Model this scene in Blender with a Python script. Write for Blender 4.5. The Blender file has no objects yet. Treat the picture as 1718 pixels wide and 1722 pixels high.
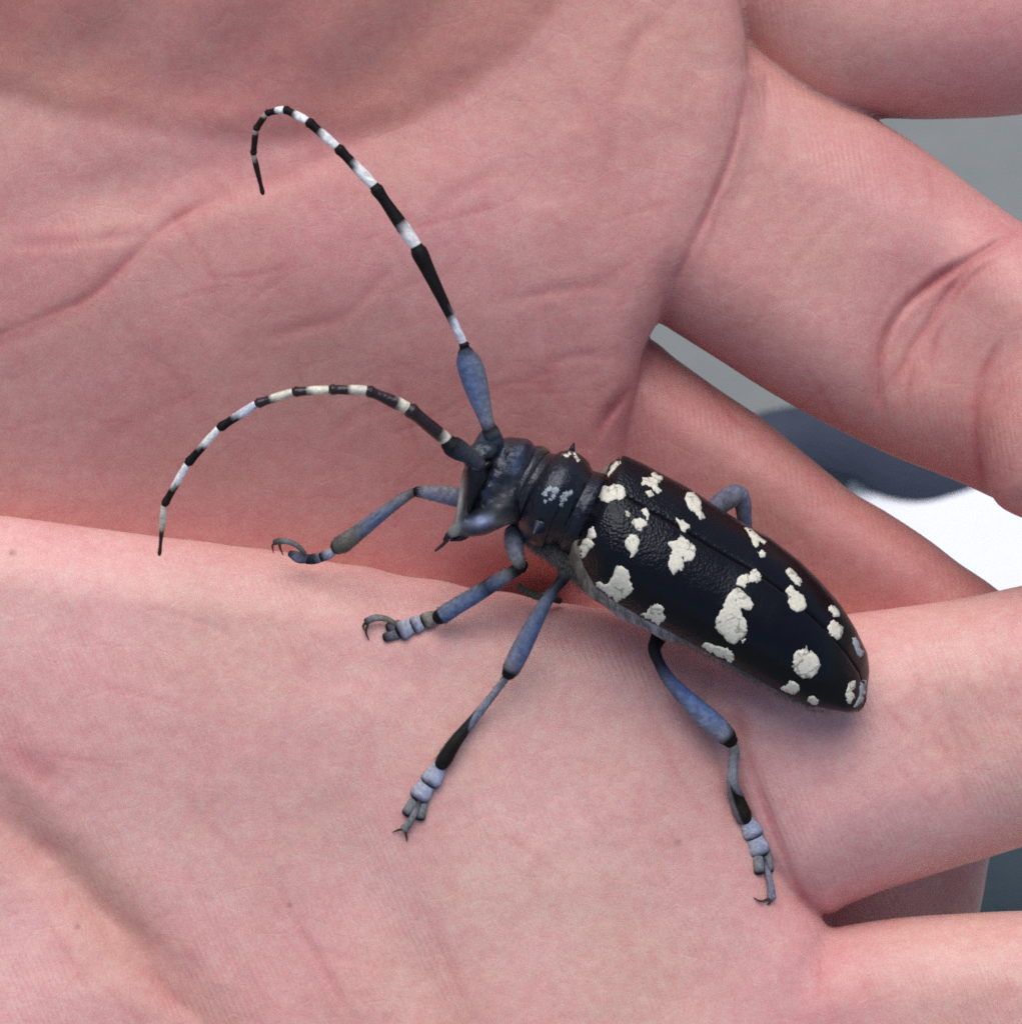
import bpy, math, random
import numpy as np
from mathutils import Vector, Matrix
from mathutils.bvhtree import BVHTree
from mathutils.geometry import delaunay_2d_cdt
random.seed(7); rng = np.random.default_rng(7)
sc = bpy.context.scene
COL = sc.collection

# ------------------------------------------------------------------ camera
ELEV = math.radians(52)                       # camera looks down this steeply
U = np.array([1.0, 0, 0])                     # to the right in the palm plane
V = np.array([0, math.sin(ELEV), math.cos(ELEV)])
Wd = np.array([0, -math.cos(ELEV), math.sin(ELEV)])
R0 = np.array([0, 0, 0.55])                   # the cupped hands, 55 cm above the ground
M = 3.8e-5                                    # 1 model unit = 0.038 mm
D = 0.26
CAM = R0 + D * Wd
cd = bpy.data.cameras.new('camera'); cam = bpy.data.objects.new('camera', cd); COL.objects.link(cam)
cam.matrix_world = Matrix(((U[0], V[0], Wd[0], CAM[0]), (U[1], V[1], Wd[1], CAM[1]), (U[2], V[2], Wd[2], CAM[2]), (0, 0, 0, 1)))
cd.sensor_fit = 'HORIZONTAL'; cd.sensor_width = 36; cd.lens = 36 * D / (1718 * M)
cd.clip_start = 0.01; cd.clip_end = 200
cd.dof.use_dof = True; cd.dof.focus_distance = D - 80 * M; cd.dof.aperture_fstop = cd.lens / 0.85
sc.camera = cam
sc.cycles.filter_width = 1.8
sc.cycles.use_denoising = False
# ------------------------------------------------------------------ daylight
SUN_EL, SUN_AZ = math.radians(80), math.radians(-18)     # azimuth from +Y
w = bpy.data.worlds.new('World'); sc.world = w; w.use_nodes = True
nt = w.node_tree; bg = nt.nodes['Background']
sky = nt.nodes.new('ShaderNodeTexSky'); sky.sky_type = 'NISHITA'; sky.sun_disc = False
sky.sun_elevation = SUN_EL; sky.sun_rotation = SUN_AZ; sky.air_density = 1.0; sky.dust_density = 3.0
nt.links.new(sky.outputs[0], bg.inputs[0]); bg.inputs[1].default_value = 0.10
sd = bpy.data.lights.new('sun', 'SUN'); so = bpy.data.objects.new('sun', sd); COL.objects.link(so)
sd.energy = 1.5; sd.angle = math.radians(60); sd.color = (1, 0.95, 0.88)
sdir = Vector((math.sin(SUN_AZ) * math.cos(SUN_EL), math.cos(SUN_AZ) * math.cos(SUN_EL), math.sin(SUN_EL)))
so.rotation_euler = sdir.to_track_quat('Z', 'Y').to_euler()
vs = sc.view_settings; vs.view_transform = 'Standard'; vs.look = 'None'; vs.exposure = 0.50; vs.gamma = 1

# ------------------------------------------------------------------ helpers
def P(a):
    """model units (x right, y down, w towards the viewer) -> world metres"""
    a = np.asarray(a, float)
    q = R0 + ((a[..., 0:1] - 859) * M) * U - ((a[..., 1:2] - 861) * M) * V
    return CAM + (q - CAM) * (1 - a[..., 2:3] * M / D)

def spline(pts, n=6, closed=False):
    p = np.asarray(pts, float); N = len(p); out = []
    for i in range(N if closed else N - 1):
        if closed: a, b, c, d = p[(i - 1) % N], p[i], p[(i + 1) % N], p[(i + 2) % N]
        else:
            b, c = p[i], p[i + 1]
            a = p[i - 1] if i else 2 * b - c
            d = p[i + 2] if i + 2 < N else 2 * c - b
        for t in np.arange(n) / n:
            out.append(0.5 * (2 * b + (c - a) * t + (2 * a - 5 * b + 4 * c - d) * t * t + (3 * b - a - 3 * c + d) * t ** 3))
    if not closed: out.append(p[-1])
    return np.array(out)

def polydist(pts, line, closed=False):
    """distance of 2D points to a polyline"""
    best = np.full(len(pts), 1e9)
    L = np.vstack([line, line[:1]]) if closed else line
    for a, b in zip(L[:-1], L[1:]):
        ab = b - a; l2 = max(ab @ ab, 1e-9)
        t = np.clip(((pts - a) @ ab) / l2, 0, 1)
        e = pts - a - t[:, None] * ab
        np.minimum(best, np.einsum('ij,ij->i', e, e), out=best)
    return np.sqrt(best)

def inside(pts, poly):
    r = np.zeros(len(pts), bool); x, y = pts[:, 0], pts[:, 1]
    for a, b in zip(poly, np.roll(poly, -1, 0)):
        if a[1] == b[1]: continue
        c = (a[1] > y) != (b[1] > y)
        r ^= c & (x < (b[0] - a[0]) * (y - a[1]) / (b[1] - a[1]) + a[0])
    return r

def surface_nets(f, o, s):
    neg = f < 0
    cnt = np.zeros(tuple(n - 1 for n in f.shape), np.int8)
    nx, ny, nz = cnt.shape
    cor = [(i, j, k) for i in (0, 1) for j in (0, 1) for k in (0, 1)]
    for i, j, k in cor: cnt += neg[i:i + nx, j:j + ny, k:k + nz]
    act = np.argwhere((cnt > 0) & (cnt < 8))
    idx = np.full(cnt.shape, -1, np.int32); idx[tuple(act.T)] = np.arange(len(act))
    val = {c: f[act[:, 0] + c[0], act[:, 1] + c[1], act[:, 2] + c[2]] for c in cor}
    pos = np.zeros((len(act), 3)); num = np.zeros(len(act))
    for c in cor:
        for ax in range(3):
            if c[ax]: continue
            e = list(c); e[ax] = 1; e = tuple(e)
            a, b = val[c], val[e]; m = (a < 0) != (b < 0)
            t = np.zeros(len(act)); t[m] = a[m] / (a[m] - b[m])
            q = np.tile(np.array(c, float), (len(act), 1)); q[:, ax] += t
            pos[m] += q[m]; num[m] += 1
    pos = (act + pos / num[:, None]) * s + o
    quads = []
    for ax in range(3):
        sl0 = [slice(None)] * 3; sl1 = [slice(None)] * 3
        sl0[ax] = slice(0, -1); sl1[ax] = slice(1, None)
        ch = neg[tuple(sl0)] != neg[tuple(sl1)]
        e = np.argwhere(ch); a1, a2 = (ax + 1) % 3, (ax + 2) % 3
        ok = (e[:, a1] > 0) & (e[:, a2] > 0) & (e[:, a1] < f.shape[a1] - 1) & (e[:, a2] < f.shape[a2] - 1); e = e[ok]
        fl = neg[tuple(e.T)]
        def g(d1, d2):
            c = e.copy(); c[:, a1] -= d1; c[:, a2] -= d2; return idx[tuple(c.T)]
        q = np.stack([g(1, 1), g(0, 1), g(0, 0), g(1, 0)], 1)
        q[fl] = q[fl][:, ::-1]; quads.append(q)
    return pos, np.vstack(quads)

def inflate(shapes, lo, hi, s, k=14):
    """closed solid: union of rounded volumes; each = outline, top height, edge rounding R, half thickness H"""
    ax = [np.arange(lo[i], hi[i] + s, s) for i in range(3)]
    F = np.full(tuple(len(a) for a in ax), 400.0, np.float32)
    for sh in shapes:
        poly = spline(sh['poly'], 5, True); R, H = sh['R'], sh['H']; kk = sh.get('k', k)
        m = 3 * s + (60 if callable(kk) else kk)
        ix = np.where((ax[0] > poly[:, 0].min() - m) & (ax[0] < poly[:, 0].max() + m))[0]
        iy = np.where((ax[1] > poly[:, 1].min() - m) & (ax[1] < poly[:, 1].max() + m))[0]
        X, Y = np.meshgrid(ax[0][ix], ax[1][iy], indexing='ij'); pts = np.stack([X.ravel(), Y.ravel()], 1)
        d = polydist(pts, poly, True); d[inside(pts, poly)] *= -1
        d = d.reshape(X.shape).astype(np.float32)
        T = sh['T'](X, Y) if callable(sh['T']) else np.full(X.shape, sh['T'])
        c = (T - H).astype(np.float32)
        if callable(kk): kk = kk(X, Y).astype(np.float32)[..., None]
        qy = np.abs(ax[2][None, None, :].astype(np.float32) - c[..., None]) - (H - R)
        qx = (d + R)[..., None]
        f = np.sqrt(np.maximum(qx, 0) ** 2 + np.maximum(qy, 0) ** 2) + np.minimum(np.maximum(qx, qy), 0) - R
        sl = (slice(ix[0], ix[-1] + 1), slice(iy[0], iy[-1] + 1))
        a = F[sl]; h = np.clip(0.5 + 0.5 * (f - a) / kk, 0, 1)
        F[sl] = f * (1 - h) + a * h - kk * h * (1 - h)
    return surface_nets(F, np.array(lo, float), s)

def mesh_obj(name, verts, faces, mat, parent=None, col=None, attrs=None, origin=None, smooth=True):
    """verts in world metres"""
    verts = np.asarray(verts, float)
    if origin is None: origin = verts.mean(0)
    origin = np.asarray(origin, float)
    me = bpy.data.meshes.new(name)
    if isinstance(faces, np.ndarray):
        n = faces.shape[1]
        me.vertices.add(len(verts)); me.vertices.foreach_set('co', (verts - origin).astype(np.float32).ravel())
        me.loops.add(faces.size); me.loops.foreach_set('vertex_index', faces.astype(np.int32).ravel())
        me.polygons.add(len(faces)); me.polygons.foreach_set('loop_start', np.arange(0, faces.size, n, dtype=np.int32))
        me.update(calc_edges=True)
    else:
        me.from_pydata((verts - origin).tolist(), [], faces)
    me.validate(); me.update()
    me.polygons.foreach_set('use_smooth', [smooth] * len(me.polygons))
    if col is not None:
        a = me.attributes.new('col', 'FLOAT_COLOR', 'POINT')
        c = np.ones((len(verts), 4), np.float32); c[:, :3] = col; a.data.foreach_set('color', c.ravel())
    for k_, v_ in (attrs or {}).items():
        a = me.attributes.new(k_, 'FLOAT', 'POINT'); a.data.foreach_set('value', np.asarray(v_, np.float32))
    me.materials.append(mat)
    o = bpy.data.objects.new(name, me); COL.objects.link(o)
    o.location = origin
    if parent is not None:
        o.parent = parent
        pl = Vector(parent['_w']) if '_w' in parent else parent.location
        o.location = Vector(origin) - pl
    WORLD[o.name] = Vector(origin)
    return o
WORLD = {}
def part(name, verts, faces, mat, parent, **kw):
    o = mesh_obj(name, verts, faces, mat, None, **kw)
    o.parent = parent; o.location = WORLD[o.name] - WORLD[parent.name]
    return o
def tag(o, label, cat=None, group=None, kind=None):
    if label: o['label'] = label
    if cat: o['category'] = cat
    if group: o['group'] = group
    if kind: o['kind'] = kind
    return o

class Mat:
    def __init__(s, name):
        s.m = bpy.data.materials.new(name); s.m.use_nodes = True; s.t = s.m.node_tree
        s.b = s.t.nodes['Principled BSDF']
    def n(s, typ, **kw):
        x = s.t.nodes.new('ShaderNode' + typ)
        for k_, v_ in kw.items():
            if k_.startswith('i_'):
                x.inputs[int(k_[2:]) if k_[2:].isdigit() else k_[2:].replace('_', ' ')].default_value = v_
            else: setattr(x, k_, v_)
        return x
    def l(s, a, b): s.t.links.new(a, b)
    def noise(s, vec, scale, detail=3, rough=.55):
        x = s.n('TexNoise', i_Scale=scale, i_Detail=detail, i_Roughness=rough); s.l(vec, x.inputs['Vector']); return x.outputs[0]
    def math(s, op, a, b=None, c=None):
        x = s.n('Math', operation=op)
        for i, v in enumerate((a, b, c)):
            if v is None: continue
            if isinstance(v, (int, float)): x.inputs[i].default_value = v
            else: s.l(v, x.inputs[i])
        return x.outputs[0]
    def mix(s, fac, a, b, mode='MIX'):
        x = s.n('Mix', data_type='RGBA', blend_type=mode)
        for sock, v in ((x.inputs[0], fac), (x.inputs[6], a), (x.inputs[7], b)):
            if isinstance(v, (int, float)): sock.default_value = v
            elif isinstance(v, tuple): sock.default_value = v + (1,) if len(v) == 3 else v
            else: s.l(v, sock)
        return x.outputs[2]
    def bump(s, h, strength, dist, normal=None):
        x = s.n('Bump', i_Strength=strength, i_Distance=dist); s.l(h, x.inputs['Height'])
        if normal is not None: s.l(normal, x.inputs['Normal'])
        return x.outputs[0]

# ------------------------------------------------------------------ materials
def skin_material():
    m = Mat('skin'); pos = m.n('NewGeometry').outputs['Position']
    att = m.n('Attribute', attribute_name='col').outputs['Color']
    ridge = m.n('Attribute', attribute_name='ridge').outputs['Fac']
    n1 = m.noise(pos, 900, 3, .6); n2 = m.noise(pos, 4200, 2, .65); n0 = m.noise(pos, 160, 2, .6)
    c = m.mix(0.5, att, m.mix(n0, (.88, .74, .72), (1.10, 1.18, 1.18)), 'MULTIPLY')
    mot = m.n('TexNoise', i_Scale=1500, i_Detail=3); m.l(pos, mot.inputs['Vector'])
    mo = m.n('MapRange', i_1=.36, i_2=.64); m.l(mot.outputs[0], mo.inputs[0])
    c = m.mix(0.46, c, m.mix(n1, (.92, .70, .68), (1.06, 1.26, 1.28)), 'MULTIPLY')
    c = m.mix(0.32, c, m.mix(mo.outputs[0], (.98, .78, .84), (1.04, 1.20, 1.12)), 'MULTIPLY')
    gr = m.n('MapRange', i_1=.34, i_2=.66); m.l(m.noise(pos, 6500, 2, .7), gr.inputs[0])
    c = m.mix(0.20, c, m.mix(gr.outputs[0], (.68, .66, .68), (1.3, 1.32, 1.3)), 'MULTIPLY')
    c = m.mix(0.20, c, m.mix(n2, (.70, .66, .66), (1.3, 1.34, 1.34)), 'MULTIPLY')
    m.l(c, m.b.inputs['Base Color'])
    # friction ridges: sine of a flowing phase, broken up by noise
    ph = m.math('ADD', ridge, m.math('MULTIPLY', n1, 5.0))
    rid = m.math('SINE', ph)
    pa = m.n('MapRange', i_1=.40, i_2=.68); m.l(m.noise(pos, 170, 1), pa.inputs[0])
    rid = m.math('MULTIPLY', rid, m.math('ADD', m.math('MULTIPLY', pa.outputs[0], 1.1), .12))
    h = m.math('ADD', rid, m.math('MULTIPLY', n2, 1.4))
    b1 = m.bump(h, 0.5, 1.2e-5)
    b2 = b1
    wp = m.n('VectorMath', operation='ADD'); m.l(pos, wp.inputs[0])
    ws = m.n('VectorMath', operation='SCALE'); ws.inputs['Scale'].default_value = .004; nz = m.n('TexNoise', i_Scale=220, i_Detail=2); m.l(pos, nz.inputs['Vector']); m.l(nz.outputs['Color'], ws.inputs[0]); m.l(ws.outputs[0], wp.inputs[1])
    b3 = b2
    for sc_, w_, st_, di_ in ((290, .04, .36, 5e-4),):
        vv = m.n('TexVoronoi', feature='DISTANCE_TO_EDGE', i_Scale=sc_); m.l(wp.outputs[0], vv.inputs['Vector'])
        b3 = m.bump(m.math('MINIMUM', vv.outputs[0], w_), st_, di_, b3)
    b3 = m.bump(n1, 0.35, 7e-5, b3)
    m.l(b3, m.b.inputs['Normal'])
    m.b.inputs['Roughness'].default_value = 0.46
    m.b.inputs['Specular IOR Level'].default_value = 0.35
    m.b.inputs['Subsurface Weight'].default_value = 0.28
    m.b.inputs['Subsurface Radius'].default_value = (1.0, .32, .18)
    m.b.inputs['Subsurface Scale'].default_value = 0.0008
    return m.m

def beetle_material(name, rough, bump_scale, bump, spec=.5, var=.35, coat=0):
    m = Mat(name); pos = m.n('NewGeometry').outputs['Position']
    att = m.n('Attribute', attribute_name='col').outputs['Color']
    n1 = m.noise(pos, bump_scale, 4, .6); n2 = m.noise(pos, bump_scale * .25, 3)
    c = m.mix(var, att, m.mix(n1, (.25, .25, .28), (1.7, 1.7, 1.65)), 'MULTIPLY')
    c = m.mix(var, c, m.mix(n2, (.5, .5, .5), (1.5, 1.5, 1.5)), 'MULTIPLY')
    m.l(c, m.b.inputs['Base Color'])
    m.l(m.bump(n1, .6, bump), m.b.inputs['Normal'])
    m.b.inputs['Roughness'].default_value = rough; m.b.inputs['Specular IOR Level'].default_value = spec
    m.b.inputs['Coat Weight'].default_value = coat
    return m.m

def elytra_material():
    m = Mat('glossy_black_shell'); pos = m.n('NewGeometry').outputs['Position']
    m.b.inputs['Base Color'].default_value = (.0028, .0026, .004, 1)
    base = m.n('Attribute', attribute_name='base').outputs['Fac']
    n1 = m.noise(pos, 5200, 3, .6); n2 = m.noise(pos, 1500, 4, .6)
    vor = m.n('TexVoronoi', i_Scale=5600); m.l(pos, vor.inputs['Vector'])
    h = m.math('ADD', m.math('MULTIPLY', n2, .8), m.math('MULTIPLY', vor.outputs[0], m.math('MULTIPLY', base, 1.1)))
    h = m.math('ADD', h, m.math('MULTIPLY', n1, .25))
    m.l(m.bump(h, .7, 6e-5), m.b.inputs['Normal'])
    m.l(m.math('ADD', .14, m.math('MULTIPLY', n2, .22)), m.b.inputs['Roughness'])
    m.b.inputs['Specular IOR Level'].default_value = .27; m.b.inputs['Specular Tint'].default_value = (.78, .86, 1.0, 1)
    return m.m

def plain(name, c1, c2, scale, rough, bump=0, bscale=None, spec=.3):
    m = Mat(name); pos = m.n('NewGeometry').outputs['Position']
    m.l(m.mix(m.noise(pos, scale, 5, .6), c1, c2), m.b.inputs['Base Color'])
    m.b.inputs['Roughness'].default_value = rough; m.b.inputs['Specular IOR Level'].default_value = spec
    if bump: m.l(m.bump(m.noise(pos, bscale or scale * 3, 4), .6, bump), m.b.inputs['Normal'])
    return m.m

SKIN = skin_material()
SHELL = elytra_material()
FUZZ = beetle_material('pubescent_cuticle', .6, 5200, 5e-5, .14, .55)
DARK = beetle_material('dark_cuticle', .19, 2200, 1.8e-4, .48, .6); DARK.node_tree.nodes['Principled BSDF'].inputs['Specular Tint'].default_value = (.74, .84, 1.0, 1)
EYE = plain('eye_black', (.002, .002, .003), (.006, .006, .008), 2000, .12, 3e-5, 14000, .3)
def spot_material():
    m = Mat('white_scale_patch'); pos = m.n('NewGeometry').outputs['Position']
    n1 = m.noise(pos, 5200, 3); vor = m.n('TexVoronoi', feature='DISTANCE_TO_EDGE', i_Scale=1250); 
    ad = m.n('VectorMath', operation='ADD'); sc_ = m.n('VectorMath', operation='SCALE'); sc_.inputs['Scale'].default_value = .0007
    nz = m.n('TexNoise', i_Scale=1800); m.l(pos, nz.inputs['Vector']); m.l(nz.outputs['Color'], sc_.inputs[0]); m.l(pos, ad.inputs[0]); m.l(sc_.outputs[0], ad.inputs[1]); m.l(ad.outputs[0], vor.inputs['Vector'])
    crack = m.n('MapRange', i_1=.02, i_2=.09); m.l(vor.outputs[0], crack.inputs[0])
    keep = m.math('MAXIMUM', crack.outputs[0], m.math('GREATER_THAN', m.noise(pos, 900, 2), .47))
    m.l(m.mix(keep, (.33, .32, .26), m.mix(n1, (.42, .40, .32), (.90, .87, .74))), m.b.inputs['Base Color'])
    m.b.inputs['Roughness'].default_value = .8; m.b.inputs['Specular IOR Level'].default_value = .1
    m.l(m.bump(n1, .6, 5e-5), m.b.inputs['Normal']); return m.m
SPOT = spot_material()
PALE = plain('bluish_scale_and_sheen', (.10, .14, .18), (.50, .55, .56), 5200, .6, 4e-5, 4000, .3)  # real scale patches near the tail, painted sheen on the pronotum
HAIR = plain('grey_hair', (.14, .125, .105), (.27, .25, .225), 500, .7)

# ------------------------------------------------------------------ the hands
def sm(x, a, b):
    t = np.clip((x - a) / (b - a), 0, 1); return t * t * (3 - 2 * t)
def bumpf(X, Y, cx, cy, rx, ry, h, ang=0):
    c, s_ = math.cos(math.radians(ang)), math.sin(math.radians(ang))
    a = ((X - cx) * c + (Y - cy) * s_) / rx; b = (-(X - cx) * s_ + (Y - cy) * c) / ry
    return h * np.exp(-(a * a + b * b))
def vnoise(pts, cell, seed):
    r = np.random.default_rng(seed); n = int(4200 / cell) + 4; g = r.random((n, n))
    x = (pts[:, 0] + 900) / cell; y = (pts[:, 1] + 900) / cell
    i = np.clip(x.astype(int), 0, n - 2); j = np.clip(y.astype(int), 0, n - 2); fx, fy = x - i, y - j
    fx = fx * fx * (3 - 2 * fx); fy = fy * fy * (3 - 2 * fy)
    return (g[i, j] * (1 - fx) + g[i + 1, j] * fx) * (1 - fy) + (g[i, j + 1] * (1 - fx) + g[i + 1, j + 1] * fx) * fy

MOUND = spline([(-450, -300), (-100, 130), (0, 160), (75, 186), (150, 203), (225, 218), (300, 228), (400, 236), (500, 237), (600, 232), (675, 216), (750, 182), (805, 150), (865, 103), (915, 48), (955, -5), (990, -120), (900, -380)], 4, True)
def polydist_sign(xy):
    d = polydist(xy, MOUND, True); d[inside(xy, MOUND)] *= -1; return d
def T_palm1(X, Y):
    t = -15 - 215 * sm(Y, 330, 1120) ** 1.25
    t += bumpf(X, Y, 620, 430, 330, 170, 22, -30) + bumpf(X, Y, 1010, 260, 120, 240, 8, 20)
    t -= bumpf(X, Y, 300, 300, 330, 60, 15, -14)
    t -= 60 * sm(X, 200, -500)
    t -= bumpf(X, Y, 930, 1000, 110, 55, 150)
    return t
def T_B(X, Y):
    t = -42 - 16 * sm(X, 1150, 1400) + bumpf(X, Y, 1330, 430, 170, 170, 10) - bumpf(X, Y, 1540, 540, 60, 200, 20, 25)
    return t + 75 * sm(X, 1530, 1800)
def T_mound(X, Y):
    d = np.maximum(-polydist_sign(np.stack([X.ravel(), Y.ravel()], 1)), 0).reshape(X.shape)
    return -14 + 100 * sm(d, 0, 420) + 7 * np.sin(X / 70) * np.sin(Y / 50 + X / 90) * sm(d, 20, 90)
def T_palm2(X, Y):
    t = 4 + bumpf(X, Y, 330, 1190, 420, 200, 26, 10) + bumpf(X, Y, 960, 1420, 260, 240, 18)
    t -= bumpf(X, Y, 120, 1480, 330, 48, 30, 46) + bumpf(X, Y, 700, 1640, 260, 60, 10, 60)
    t += bumpf(X, Y, 60, 1700, 160, 160, 18)
    return t + 22 * sm(Y, 1500, 1900)
def T_D(X, Y):
    return 12 + bumpf(X, Y, 1400, 1330, 120, 150, 12) - bumpf(X, Y, 1590, 1240, 46, 200, 12, -16) + 40 * sm(X, 1560, 1900)

hand1_shapes = [
    dict(poly=[(-480, -350), (300, -420), (900, -420), (1160, -300), (1230, -60), (1256, 120), (1222, 270), (1176, 380), (1140, 455),
               (1114, 520), (1108, 536), (1098, 555), (1088, 572), (1078, 600), (1070, 650), (1050, 760), (1060, 900), (1040, 1090), (700, 1190), (200, 1190), (-300, 1150), (-480, 900), (-500, 200)],
         T=T_palm1, R=62, H=240),
    dict(poly=[(-450, -300), (-300, 100), (-100, 130), (0, 165), (75, 192), (150, 209), (225, 224), (300, 234), (400, 242), (500, 243), (600, 239), (675, 223),
               (750, 188), (805, 155), (865, 108), (915, 52), (955, -5), (990, -120), (900, -380), (200, -430)], T=T_mound, R=62, H=150, k=26),
    dict(poly=[(1000, 120), (1130, -40), (1190, -10), (1210, 30), (1262, 74), (1312, 114), (1362, 148), (1420, 177), (1482, 206), (1560, 256), (1640, 318),
               (1718, 374), (1830, 440), (1960, 520), (2030, 640), (2010, 800), (1900, 880), (1810, 880), (1718, 858), (1610, 810), (1510, 771), (1435, 736),
               (1360, 697), (1285, 654), (1210, 606), (1140, 562), (1104, 541), (1040, 520), (980, 400)], T=T_B, R=150, H=175, k=lambda X, Y: 56 - 50 * np.exp(-((X - 1100) ** 2 + (Y - 560) ** 2) / 110 ** 2) - 40 * sm(X, 1150, 1190) * sm(-Y, -130, -100)),
    dict(poly=[(1760, 555), (1700, 605), (1660, 680), (1650, 745), (1660, 810), (1690, 858), (1800, 892), (1960, 900), (2030, 760), (1960, 600), (1860, 545)], T=70, R=120, H=140, k=22),
    dict(poly=[(1060, -200), (1150, -20), (1200, 60), (1290, 140), (1380, 190), (1440, 196), (1500, 199), (1580, 200), (1718, 192), (1850, 160), (1990, 60), (2000, -200), (1800, -380), (1200, -420)],
         T=-85, R=190, H=200, k=10),
    dict(poly=[(980, 700), (1040, 590), (1087, 568), (1140, 606), (1210, 656), (1285, 706), (1335, 748), (1385, 789), (1435, 829), (1490, 861), (1560, 907),
               (1612, 947), (1668, 985), (1760, 1060), (1850, 1160), (1800, 1280), (1600, 1290), (1200, 1230), (950, 1080), (940, 850)],
         T=lambda X, Y: -150 - 120 * sm(Y - .55 * X, 60, 420), R=110, H=150, k=lambda X, Y: 26 - 20 * sm(X, 1040, 1090)),
]
hand2_shapes = [
    dict(poly=[(-480, 900), (-250, 864), (-100, 862), (0, 867), (130, 884), (280, 904), (330, 909), (400, 919), (450, 924), (500, 933), (560, 946), (620, 954), (680, 969), (740, 976), (800, 991), (860, 997), (910, 1010), (960, 1016), (1090, 1040),
               (1190, 1090), (1236, 1160), (1268, 1280), (1306, 1390), (1346, 1490), (1388, 1556), (1420, 1640), (1440, 1760), (1440, 1960), (1300, 2060), (300, 2080), (-300, 2050), (-500, 1800), (-510, 1200)],
         T=T_palm2, R=125, H=230, k=12),
    dict(poly=[(1110, 1180), (1190, 1085), (1300, 1050), (1440, 1031), (1560, 1015), (1640, 1002), (1718, 985), (1850, 962), (1980, 1010), (2040, 1150), (1990, 1310), (1850, 1384),
               (1718, 1425), (1640, 1449), (1560, 1474), (1480, 1500), (1425, 1522), (1386, 1538), (1300, 1520), (1180, 1380)], T=T_D, R=165, H=185, k=7),
    dict(poly=[(1250, 1640), (1330, 1580), (1405, 1560), (1510, 1544), (1610, 1537), (1718, 1532), (1850, 1530), (1990, 1580), (2040, 1720), (2000, 1900), (1850, 1980), (1500, 2000), (1280, 1980), (1220, 1800)],
         T=lambda X, Y: 10 + 25 * sm(X, 1500, 1900), R=150, H=190, k=16),
    dict(poly=[(1280, 1480), (1400, 1440), (1560, 1400), (1668, 1380), (1660, 1460), (1640, 1560), (1600, 1640), (1300, 1660)], T=lambda X, Y: -380 - 110 * sm(X, 1400, 1640), R=55, H=58, k=24),
]
# creases: polyline, half width, depth, redness
C1 = [([(-120, 610), (0, 572), (75, 538), (150, 500), (205, 448), (275, 382), (360, 332), (425, 311), (500, 288), (575, 252), (640, 215)], 16, 7, .5),
      ([(-120, 600), (0, 560), (75, 530), (150, 498), (205, 448), (275, 382), (360, 334)], 5, 5, .6),
      ([(430, 572), (500, 552), (575, 532), (625, 487), (672, 438)], 10, 5, .5),
      ([(0, 414), (80, 410), (180, 402), (260, 390)], 9, 4, .25),
      ([(820, 512), (900, 495), (1010, 480), (1080, 500)], 9, 4, .5),
      ([(1020, 330), (1036, 200), (1062, 80), (1122, 24)], 14, 6, .4),
      ([(880, 640), (960, 600), (1060, 600)], 9, 4, .4), ([(1000, 745), (1022, 700), (1058, 655), (1082, 610)], 9, 10, .9),
      ([(1262, 105), (1252, 160), (1226, 268), (1180, 376), (1144, 452), (1116, 520)], 6, 7, .95),
      ([(1720, 385), (1635, 434), (1560, 480), (1506, 535), (1482, 592), (1478, 655), (1486, 720)], 7.5, 11, 1.2),
      ([(1640, 440), (1602, 480), (1556, 550), (1524, 602), (1506, 665)], 7, 9, 1.1),
      ([(1230, 290), (1210, 340), (1190, 420)], 7, 4, .4), ([(1310, 480), (1350, 430), (1420, 350)], 8, 3, .2),
      ([(1300, 640), (1250, 610), (1200, 570)], 8, 3, .2), ([(520, 760), (600, 700), (700, 640)], 10, 3, .3),
      ([(200, 560), (300, 640), (360, 760)], 12, 4, .25), ([(80, 820), (180, 740), (320, 660)], 12, 4, .25),
      ([(680, 420), (760, 330), (880, 270)], 12, 3, .25)]
C1 += [([(1700, 420), (1650, 452), (1612, 490), (1580, 540)], 5, 5, .95), ([(1470, 560), (1462, 610), (1466, 690)], 5, 4, .9), ([(1545, 590), (1530, 640), (1522, 700)], 5, 4, .9), ([(1600, 520), (1570, 580), (1556, 640)], 5, 3, .9),
       ([(1690, 560), (1650, 640), (1640, 740), (1662, 850)], 8, 8, 1.0), ([(1100, 560), (1086, 620), (1050, 668)], 8, 6, 1.0)]
C2 = [([(-60, 1350), (0, 1388), (100, 1452), (200, 1560), (275, 1660), (345, 1725), (400, 1800)], 20, 16, .35),
      ([(225, 1600), (275, 1664), (345, 1732)], 7, 6, .5),
      ([(455, 1450), (490, 1536), (530, 1602), (575, 1682), (606, 1730)], 7, 6, .6),
      ([(700, 1505), (750, 1612), (792, 1715)], 8, 5, .5),
      ([(0, 1240), (60, 1290), (120, 1350)], 22, 8, .7),
      ([(1388, 1572), (1384, 1640), (1390, 1730)], 9, 8, .5), ([(1448, 1600), (1462, 1660), (1474, 1730)], 8, 6, .4),
      ([(1534, 1098), (1558, 1208), (1600, 1286), (1640, 1386)], 8, 5, .4), ([(1572, 1138), (1608, 1258), (1632, 1362)], 8, 5, .35),
      ([(1230, 1165), (1262, 1282), (1300, 1392), (1342, 1492), (1386, 1552)], 8, 6, 1.2),
      ([(960, 1300), (1010, 1420), (1030, 1560)], 14, 3, .2), ([(100, 1500), (260, 1590), (400, 1720)], 14, 5, .2),
      ([(300, 1430), (360, 1560), (430, 1700)], 14, 4, .25), ([(700, 1080), (730, 1180), (790, 1270)], 16, 4, .2), ([(825, 1050), (850, 1090), (862, 1150)], 8, 4, .3)]
MOLES = [(21, 930, 5, .7), (487, 1522, 4, .6), (130, 1558, 5, .5), (1140, 1417, 6, .45), (170, 520, 4, .3), (700, 1150, 3, .3), (1540, 930, 3, .3)]

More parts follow.
